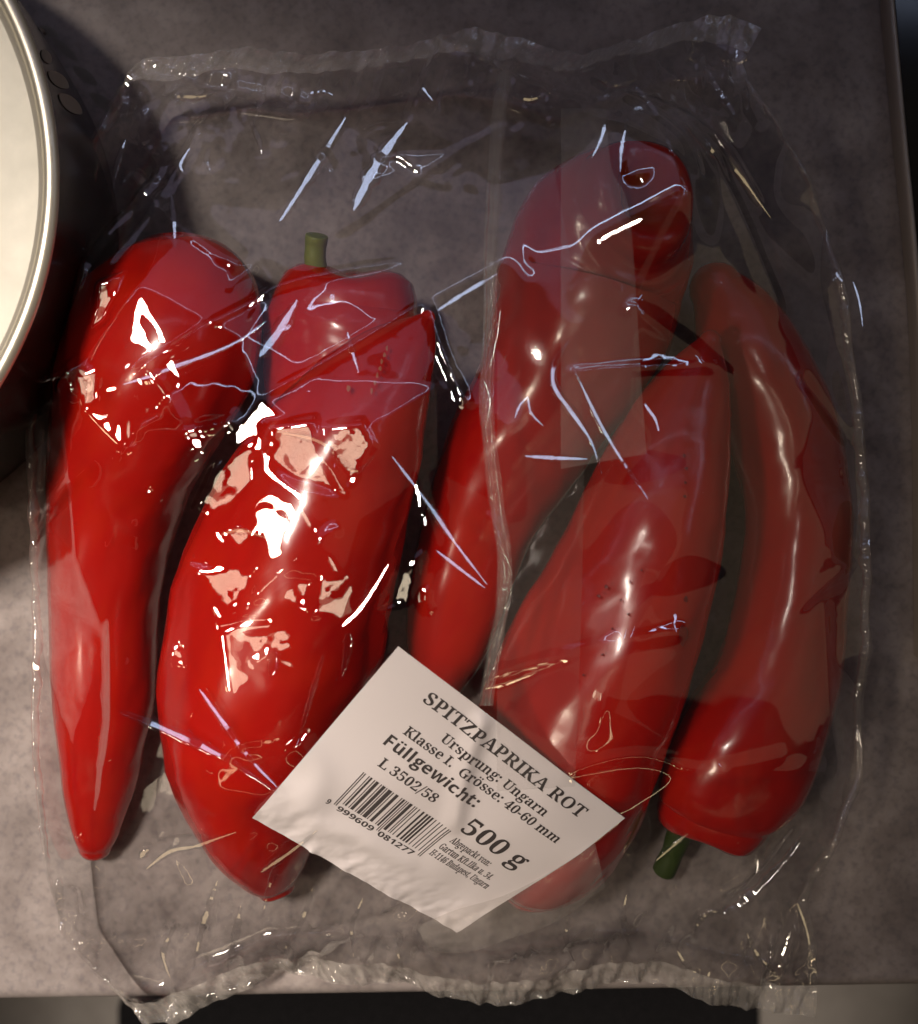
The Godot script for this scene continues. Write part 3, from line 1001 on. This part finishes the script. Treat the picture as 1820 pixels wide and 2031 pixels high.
func bag() -> void:
	var eh := 0.014
	outline_top = plan([305, 150, 420, 140, 515, 125, 600, 140, 700, 133, 830, 115, 940, 95, 1050, 112, 1145, 150, 1220, 120, 1380, 62, 1440, 62, 1492, 85], eh)
	outline_bottom = plan([255, 1950, 292, 2018, 350, 2026, 405, 1990, 500, 1950, 560, 1925, 680, 1920, 830, 1935, 862, 1955, 1000, 1965, 1100, 1950, 1200, 1925, 1300, 1925, 1400, 1965, 1500, 1985, 1605, 2000], eh * 0.5)
	outline_left = plan([305, 150, 240, 240, 185, 350, 150, 470, 125, 620, 92, 745, 90, 900, 90, 1100, 94, 1300, 97, 1500, 110, 1700, 130, 1830, 190, 1910, 255, 1950], eh)
	outline_right = plan([1492, 85, 1450, 160, 1480, 230, 1560, 350, 1625, 480, 1660, 650, 1686, 850, 1696, 1000, 1694, 1200, 1688, 1400, 1692, 1525, 1640, 1640, 1600, 1730, 1592, 1790, 1615, 1870, 1618, 1930, 1605, 2000], eh)
	outline_left[-1] = outline_bottom[0]
	outline_right[-1] = outline_bottom[-1]
	make_film()
	var clear := film_material(0.0, 0.0)
	var o := thing("plastic_bag", "crinkled clear plastic bag with crimped ends and a white label, full of red peppers", "bag")
	# front film
	var nu := 300
	var nv := 350
	var p := PackedVector3Array()
	var ring := {}
	for v in nv:
		for u in nu:
			var q := coons(u / (nu - 1.0), v / (nv - 1.0))
			p.append(Vector3(q.x, sample(film, q.x, q.y), q.y))
	part("front_film", sheet(p, nu, nv, false, Vector3.UP, [], PackedColorArray(), 0.00004, 4), clear, o)
	# back film, lying on the worktop and turned up to meet the front at the edges
	var bu := 110
	var bv := 124
	var bp := PackedVector3Array()
	for v in bv:
		for u in bu:
			var fu := u / (bu - 1.0)
			var fv := v / (bv - 1.0)
			var q := coons(fu, fv)
			var d := minf(minf(fu, 1.0 - fu) * 0.24, minf(fv, 1.0 - fv) * 0.29)
			var h := sample(film, q.x, q.y)
			var low := 0.0006 + 0.0003 * bumps.get_noise_2d(q.x * 70.0, q.y * 70.0)
			var near := 1.0 - smoothstep(0.0, 0.011, d)
			bp.append(Vector3(q.x, maxf(lerpf(low, h - 0.0001, near), 0.0003), q.y))
	part("back_film", sheet(bp, bu, bv, false, Vector3.UP, [], PackedColorArray(), 0.00004, 2), clear, o)
	# crimped seals
	for e in 2:
		var n := 700
		var rows := 9
		var sp := PackedVector3Array()
		for w in rows:
			for k in n:
				var t := k / (n - 1.0)
				var s := w / (rows - 1.0)
				var inset := s * 0.031
				var q := coons(t, inset if e == 0 else 1.0 - inset)
				var len := t * 0.19
				var rib := 0.5 + 0.5 * sin(TAU * len / 0.0024 + 1.2 * bumps.get_noise_1d(len * 60.0))
				var h := sample(film, q.x, q.y) + 0.0004 + 0.0012 * rib * (0.3 + 0.7 * sin(PI * s)) * (0.6 + 0.4 * bumps.get_noise_1d(len * 45.0 + 7.0)) + 0.0011 * bumps.get_noise_2d(len * 200.0, s * 2.0 + e * 9.0)
				sp.append(Vector3(q.x, h, q.y))
		part("crimped_seal", sheet(sp, n, rows, false, Vector3.UP, [], PackedColorArray(), 0.00006), film_material(0.10, 0.045), o)
	for e in 2:
		var n := 420
		var sp := PackedVector3Array()
		for w in 11:
			var a := PI * (w / 10.0) * 1.15 - 0.25
			for k in n:
				var t := 0.035 + 0.93 * k / (n - 1.0)
				var q := coons(0.0 if e == 0 else 1.0, t)
				var inward := (coons(0.02 if e == 0 else 0.98, t) - q).normalized()
				var r := 0.0014 + 0.0007 * bumps.get_noise_2d(t * 22.0, e * 8.0) + 0.0003 * bumps.get_noise_2d(t * 90.0, e * 8.0 + 3.0)
				var wave := 0.0012 * bumps.get_noise_2d(t * 14.0, e * 5.0 + 50.0)
				var at := q + inward * (r * 0.8 - r * cos(a) + wave)
				sp.append(Vector3(at.x, sample(film, q.x, q.y) + r * 1.1 * sin(a) + 0.0002, at.y))
		part("side_fold", sheet(sp, n, 11, false, Vector3.UP, [], PackedColorArray(), 0.00004, 2), film_material(0.02, 0.03), o)
	fin(o, clear)
	folds(o, clear)
	label(o)
	var fold_top := smoothed([Vector2(826, 1838), Vector2(900, 1806), Vector2(1000, 1776), Vector2(1105, 1722), Vector2(1180, 1672)], 50)
	var fold_low := smoothed([Vector2(852, 1890), Vector2(930, 1888), Vector2(1010, 1862), Vector2(1100, 1830), Vector2(1200, 1760)], 50)
	var fp := PackedVector3Array()
	for w in 16:
		var s := w / 15.0
		for k in 50:
			var q: Vector2 = fold_top[k].lerp(fold_low[k], s)
			fp.append(over(q.x, q.y, 0.0014 + 0.0012 * sin(s * PI) + 0.0006 * bumps.get_noise_2d(k * 0.12, s * 3.0) - 0.0006 * s))
	part("folded_film", sheet(fp, 50, 16, false, Vector3.UP, [], PackedColorArray(), 0.00005), film_material(0.05, 0.10), o)

func over(x: float, y: float, up: float) -> Vector3:
	# a plan point laid on the film
	var h := 0.04
	for k in 6:
		var w := px(x, y, h)
		h = sample(film, w.x, w.z) + up
	return px(x, y, h)

# narrow pinched folds of the film, each a ribbon with a flat back and edges tucked down
func folds(o: Node3D, clear: Material) -> void:
	for q in [
		[[250, 765, 330, 738, 450, 690, 530, 640], 12.0], [[516, 708, 556, 655, 590, 596], 25.0], [[866, 618, 925, 580, 985, 545], 14.0],
		[[556, 440, 620, 345, 692, 236], 15.0], [[702, 420, 756, 315, 808, 250], 26.0], [[348, 396, 349, 445, 349, 494], 11.0],
		[[778, 905, 850, 1000, 905, 1080, 965, 1158], 11.0], [[866, 1092, 915, 1130, 962, 1166], 10.0],
		[[1128, 676, 1098, 725, 1096, 770, 1130, 820, 1168, 880, 1185, 942], 14.0], [[1140, 742, 1200, 868, 1274, 990], 10.0], [[1040, 905, 1100, 909, 1162, 911], 12.0],
		[[1046, 788, 1030, 805, 1020, 830], 8.0], [[1046, 790, 1052, 820, 1076, 846], 7.0], [[248, 1402, 330, 1442, 440, 1498, 555, 1562], 15.0], [[398, 1366, 470, 1466, 554, 1554], 11.0],
		[[541, 1340, 543, 1310, 546, 1284], 14.0], [[692, 1255, 690, 1290, 682, 1334], 14.0], [[642, 1298, 625, 1360, 595, 1470], 8.0], [[118, 1738, 124, 1780, 134, 1832], 10.0],
		[[690, 660, 700, 700, 712, 740], 9.0], [[830, 150, 838, 175, 860, 205], 8.0], [[868, 180, 870, 200, 872, 225], 8.0], [[610, 190, 640, 184, 660, 190], 8.0], [[380, 300, 360, 330, 372, 350], 8.0], [[1200, 240, 1190, 280, 1172, 318], 9.0], [[1240, 250, 1230, 300, 1228, 345], 8.0], [[1690, 560, 1700, 600, 1704, 650], 7.0],
		[[300, 1712, 345, 1680, 400, 1672, 470, 1648], 12.0, 1], [[280, 1700, 286, 1690, 296, 1684], 14.0, 1], [[432, 1745, 410, 1820, 396, 1900], 11.0, 1], [[478, 1795, 470, 1850, 462, 1905], 12.0, 1],
		[[520, 1725, 570, 1690, 630, 1645], 10.0, 1], [[556, 1700, 540, 1745, 528, 1800], 9.0, 1], [[350, 1830, 330, 1880, 345, 1925], 11.0, 1], [[620, 1760, 600, 1820, 560, 1880], 9.0, 1], [[720, 1780, 700, 1830, 705, 1880], 8.0, 1], [[800, 1850, 790, 1880, 800, 1905], 8.0, 1],
		[[1432, 1812, 1480, 1775, 1540, 1712, 1600, 1642], 14.0, 1], [[1300, 1705, 1330, 1680, 1362, 1652], 9.0, 1], [[1375, 1835, 1400, 1810, 1440, 1806], 10.0, 1], [[1240, 1770, 1232, 1820, 1245, 1870], 9.0, 1], [[1130, 1800, 1120, 1850, 1135, 1890], 9.0, 1], [[1480, 1850, 1500, 1890, 1540, 1930], 9.0, 1], [[1580, 1790, 1596, 1840, 1606, 1890], 8.0, 1], [[1340, 1880, 1360, 1910, 1392, 1930], 8.0, 1],
		[[1392, 150, 1420, 190, 1470, 246], 10.0, 1], [[1250, 195, 1300, 250, 1345, 340], 10.0, 1], [[1420, 110, 1450, 130, 1478, 125], 8.0, 1], [[1350, 250, 1440, 330, 1520, 440], 9.0, 1], [[1180, 160, 1220, 172, 1260, 165], 8.0, 1], [[1010, 190, 1050, 200, 1090, 190], 8.0, 1],
		[[204, 330, 178, 400, 160, 470], 15.0, 1], [[250, 280, 236, 330, 226, 380], 10.0], [[420, 300, 412, 320, 420, 345], 8.0, 1], [[500, 250, 515, 280, 520, 310], 8.0, 1], [[330, 190, 380, 196, 430, 190], 8.0, 1], [[160, 735, 180, 760, 172, 800], 16.0, 1], [[92, 760, 120, 745, 150, 742], 10.0, 1],
		[[560, 860, 640, 880, 700, 935, 745, 905], 10.0, 1], [[440, 1060, 480, 1052, 525, 1066], 12.0, 1], [[680, 1240, 720, 1200, 770, 1120], 9.0, 1], [[960, 760, 968, 800, 962, 850], 9.0, 1], [[990, 620, 980, 680, 970, 730], 9.0, 1]]:
		var line := []
		for k in range(0, q[0].size(), 2):
			line.append(Vector2(q[0][k], q[0][k + 1]))
		line = smoothed(line, 48)
		var pts := []
		for e in line:
			pts.append(over(e.x, e.y, 0.0))
		# which stretch of the cool strip suits the lie of the film best
		var best := Vector3.ZERO
		var least := 1e9
		var run: Vector3 = pts[-1] - pts[0]
		var flat_run := Vector2(run.x, run.z).length()
		var warm: bool = q[0].size() > 0 and q.size() > 2
		for k in 33:
			var lamp := Vector3(-0.82 + 0.05 * k, 0.72, -0.45)
			if lamp.x > 0.72: continue
			if warm:
				lamp = Vector3(-0.95 + 0.05 * k, 0.75, 0.95)
				if lamp.x > 0.55: continue
				if k == 0: lamp = LAMP
				if k == 1: lamp = Vector3(-0.42, 1.06, -0.21)
			var c: Vector3 = pts[24]
			var n := ((Vector3(0, D, 0) - c).normalized() + (lamp - c).normalized()).normalized()
			var slope := -(n.x * run.x + n.z * run.z) / n.y
			var miss := absf(slope - run.y) / flat_run + 0.02 * absf(lamp.x)
			if miss < least:
				least = miss
				best = lamp
		var p := PackedVector3Array()
		var rise := []
		var h: float = pts[0].y
		var low := 1e9
		for k in pts.size():
			var c: Vector3 = pts[k]
			if k > 0:
				var d: Vector3 = c - pts[k - 1]
				var n := ((Vector3(0, D, 0) - c).normalized() + (best - c).normalized()).normalized()
				h += clampf(-(n.x * d.x + n.z * d.z) / n.y - d.y, -0.26 * d.length(), 0.26 * d.length()) + d.y
			rise.append(h)
			low = minf(low, h - c.y)
		var cols := 13
		for w in cols:
			var s := w / (cols - 1.0) * 2.0 - 1.0
			for k in pts.size():
				var t := k / (pts.size() - 1.0)
				var c: Vector3 = pts[k]
				c.y = rise[k] - low + (0.0020 if q[0][0] > 985 and q[0][0] < 1280 and q[0][1] > 215 else 0.0008)
				var d: Vector3 = pts[mini(k + 1, pts.size() - 1)] - pts[maxi(k - 1, 0)]
				d.y = 0
				var across := d.normalized().cross(Vector3.UP)
				var n := ((Vector3(0, D, 0) - c).normalized() + (best - c).normalized()).normalized()
				n = (n + Vector3(bumps.get_noise_2d(c.x * 240.0, c.z * 240.0), 0, bumps.get_noise_2d(c.x * 240.0 + 9.0, c.z * 240.0)) * 0.003).normalized()
				var wide: float = q[1] * S * 0.86 * (0.12 + 0.88 * pow(sin(PI * clampf(0.03 + 0.94 * pow(t, 0.8), 0.0, 1.0)), 1.1)) * (1.0 + 0.6 * bumps.get_noise_2d(k * 0.11, q[1] + q[0][0]))
				var x := s * 1.5
				var at := c + across * wide * 0.5 * x
				at.y += -(n.x * across.x + n.z * across.z) / n.y * wide * 0.5 * x - wide * 0.55 * pow(maxf(absf(x) - 0.75, 0.0), 2.0)
				p.append(at)
		part("fold", sheet(p, pts.size(), cols, false, Vector3.UP, [], PackedColorArray(), 0.00004, 3), clear, o)

func fin(o: Node3D, clear: Material) -> void:
	var line := smoothed([Vector2(985, 140), Vector2(970, 250), Vector2(960, 400), Vector2(955, 520), Vector2(955, 640), Vector2(948, 790), Vector2(957, 900), Vector2(970, 1010), Vector2(984, 1100), Vector2(982, 1190), Vector2(962, 1300), Vector2(946, 1400)], 160)
	var seam := film_material(0.035, 0.05)
	for layer in 2:
		var p := PackedVector3Array()
		var n := 15
		for w in n:
			var s := w / (n - 1.0)
			for k in line.size():
				var q: Vector2 = line[k]
				var wob := 3.0 * bumps.get_noise_2d(k * 0.06, 20.0 + layer * 5.0)
				var a := 2.0 + wob if layer == 0 else 5.0 + wob
				var b := 30.0 - wob if layer == 0 else 24.0 + wob
				var curl := 0.0011 * pow(absf(s * 2.0 - 1.0), 3.0)
				var h := 0.0009 + layer * 0.0008 + 0.0005 * sin(s * TAU * (1.0 + layer)) + curl + 0.0004 * bumps.get_noise_2d(k * 0.13, s * 2.0 + layer * 7.0)
				p.append(over(q.x + lerpf(a, b, s), q.y, h))
		part("seam_fin", sheet(p, line.size(), n, false, Vector3.UP, [], PackedColorArray(), 0.00005), seam, o)
	# the loose overlap to the right of the seam, two layers with straight cut edges
	var edges := [
		smoothed([Vector2(1098, 330), Vector2(1120, 450), Vector2(1136, 560), Vector2(1150, 750), Vector2(1158, 900), Vector2(1153, 1200), Vector2(1146, 1400), Vector2(1140, 1560)], 120),
		smoothed([Vector2(1203, 215), Vector2(1212, 330), Vector2(1246, 410), Vector2(1262, 600), Vector2(1272, 760), Vector2(1282, 900)], 90)]
	for layer in 2:
		var p := PackedVector3Array()
		var n := 40
		var e: Array = edges[layer]
		for w in n:
			var s := w / (n - 1.0)
			for k in e.size():
				var x0 := 985.0 if layer == 0 else 1112.0
				var q: Vector2 = e[k]
				var low := (1.0 - s) * 30.0 * smoothstep(0.55, 1.0, k / (e.size() - 1.0)) if layer == 1 else (1.0 - s) * 10.0
				p.append(over(lerpf(x0, q.x, s), q.y + low, 0.0007 + 0.0005 * layer + 0.0006 * s * s))
		part("overlap_film", sheet(p, e.size(), n, false, Vector3.UP, [], PackedColorArray(), 0.00005), film_material(0.012 if layer == 0 else 0.05, 0.04), o)


# ==================================================================== the label

func on_label(u: float, v: float, up: float) -> Vector3:
	# u, v in plan units from the label's upper corner: 559 along the text, 450 down
	var a := u / 559.0
	var b := v / 450.0
	var c := [px(795, 1270, 0.055), px(1235, 1615, 0.05), px(505, 1615, 0.05), px(905, 1852, 0.035)]
	var w: Vector3 = c[0].lerp(c[1], a).lerp(c[2].lerp(c[3], a), b)
	var h := sample(film, w.x, w.z) + up
	var foot := smoothstep(0.72, 1.0, b)
	h += foot * (0.0005 + 0.0009 * bumps.get_noise_2d(a * 7.0, b * 4.0) + 0.0004 * bumps.get_noise_2d(a * 17.0, b * 9.0))
	return Vector3(w.x, h, w.z)

func label(o: Node3D) -> void:
	var nu := 100
	var nv := 80
	var p := PackedVector3Array()
	for v in nv:
		for u in nu:
			var fu := u / (nu - 1.0)
			var fv := v / (nv - 1.0)
			var cut := 0.0
			p.append(on_label(559.0 * fu, 450.0 * fv, 0.00045))
	var paper := mat(lin(0.70, 0.645, 0.64), 0.55)
	paper.heightmap_enabled = true
	paper.heightmap_scale = 0.004
	paper.heightmap_texture = noise_texture(61, 0.05, 3, [], 256)
	paper.uv1_triplanar = true
	paper.uv1_scale = Vector3.ONE * 20.0
	var l := part("label_sticker", sheet(p, nu, nv, false, Vector3.UP, [], PackedColorArray(), 0.0001), paper, o, "white sticker printed SPITZPAPRIKA ROT, 500 g")
	var ink := mat(lin(0.022, 0.014, 0.013), 0.6)
	var serif := font("Droid Serif", 400)
	var bold := font("Droid Serif", 700)
	var sans := font("Droid Sans", 700)
	print_line(l, ink, bold, "SPITZPAPRIKA ROT", 103, 57, 392, 27)
	print_line(l, ink, bold, "Ursprung: Ungarn", 182, 99, 260, 21)
	print_line(l, ink, bold, "Klasse I.  Grösse: 40-60 mm", 118, 131, 388, 21)
	print_line(l, ink, sans, "Füllgewicht:", 103, 171, 230, 26)
	print_line(l, ink, bold, "L 3502/58", 125, 213, 142, 22)
	print_line(l, ink, bold, "500 g", 350, 230, 156, 42)
	print_line(l, ink, bold, "Abgepackt von:", 356, 264, 102, 17)
	print_line(l, ink, bold, "Gartun Kft.Ilka u. 34.", 351, 290, 138, 17)
	print_line(l, ink, bold, "H-1146 Budapest, Ungarn", 348, 314, 155, 17)
	print_line(l, ink, sans, "9", 98, 336, 8, 12)
	print_line(l, ink, sans, "999609", 126, 338, 92, 12)
	print_line(l, ink, sans, "081277", 232, 338, 92, 12)
	# bar code: the bars of a European article number
	var code := "9999609081277"
	var sets := ["0001101", "0011001", "0010011", "0111101", "0100011", "0110001", "0101111", "0111011", "0110111", "0001011"]
	var parity := "LGGLGL"
	var bits := "101"
	for k in 6:
		var s: String = sets[int(code[k + 1])]
		if parity[k] == "G":
			var inv := ""
			for ch in s: inv = ("0" if ch == "1" else "1") + inv
			s = inv
		bits += s
	bits += "01010"
	for k in 6:
		for ch in sets[int(code[k + 7])]: bits += "0" if ch == "1" else "1"
	bits += "101"
	var st := SurfaceTool.new()
	st.begin(Mesh.PRIMITIVE_TRIANGLES)
	var module := 226.0 / 95.0
	var k := 0
	while k < 95:
		if bits[k] == "0":
			k += 1
			continue
		var e := k
		while e < 95 and bits[e] == "1":
			e += 1
		var guard := k < 3 or k > 91 or (k > 44 and k < 50)
		var v1 := 330.0 if guard else 320.0
		var steps := 12
		for s in steps:
			var a := on_label(114 + k * module, lerpf(240, v1, float(s) / steps), 0.0006)
			var b := on_label(114 + (e - 0.12) * module, lerpf(240, v1, float(s) / steps), 0.0006)
			var c := on_label(114 + k * module, lerpf(240, v1, float(s + 1) / steps), 0.0006)
			var d := on_label(114 + (e - 0.12) * module, lerpf(240, v1, float(s + 1) / steps), 0.0006)
			for w in [a, b, c, b, d, c]:
				st.set_normal(Vector3.UP)
				st.add_vertex(w)
		k = e
	var bars := part("bar_code", st.commit(), ink, l)
	bars.set_meta("label", "printed bar code")

func font(called: String, weight: int) -> SystemFont:
	var f := SystemFont.new()
	f.font_names = PackedStringArray([called])
	f.font_weight = weight
	return f

func print_line(l: Node3D, ink: Material, f: Font, text: String, u: float, v: float, width: float, cap: float) -> void:
	var t := TextMesh.new()
	t.font = f
	t.font_size = 48
	t.pixel_size = 0.01
	t.depth = 0.0
	t.curve_step = 1.5
	t.text = text
	t.horizontal_alignment = HORIZONTAL_ALIGNMENT_LEFT
	var arr := t.surface_get_arrays(0)
	var src: PackedVector3Array = arr[Mesh.ARRAY_VERTEX]
	var idx: PackedInt32Array = arr[Mesh.ARRAY_INDEX] if arr[Mesh.ARRAY_INDEX] != null else PackedInt32Array(range(src.size()))
	var box := t.get_aabb()
	# capital height from a line of capitals in the same font
	var ref := TextMesh.new()
	ref.font = f
	ref.font_size = 48
	ref.pixel_size = 0.01
	ref.depth = 0.0
	ref.text = "H"
	var hb := ref.get_aabb()
	var base := -hb.size.y / 2.0 if false else 0.0
	var low := 1e9
	for w in ref.surface_get_arrays(0)[Mesh.ARRAY_VERTEX]:
		low = minf(low, w.y)
	var high := -1e9
	for w in ref.surface_get_arrays(0)[Mesh.ARRAY_VERTEX]:
		high = maxf(high, w.y)
	base = low
	var sy := cap / maxf(high - low, 1e-6)
	var x0 := 1e9
	var x1 := -1e9
	for w in src:
		x0 = minf(x0, w.x)
		x1 = maxf(x1, w.x)
	var sx := width / maxf(x1 - x0, 1e-6)
	var out := PackedVector3Array()
	var n := PackedVector3Array()
	for w in src:
		out.append(on_label(u + (w.x - x0) * sx, v - (w.y - base) * sy, 0.0006))
		n.append(Vector3.UP)
	var a2 := []
	a2.resize(Mesh.ARRAY_MAX)
	a2[Mesh.ARRAY_VERTEX] = out
	a2[Mesh.ARRAY_NORMAL] = n
	a2[Mesh.ARRAY_INDEX] = idx
	var m := ArrayMesh.new()
	m.add_surface_from_arrays(Mesh.PRIMITIVE_TRIANGLES, a2)
	part("printed_line", m, ink, l)
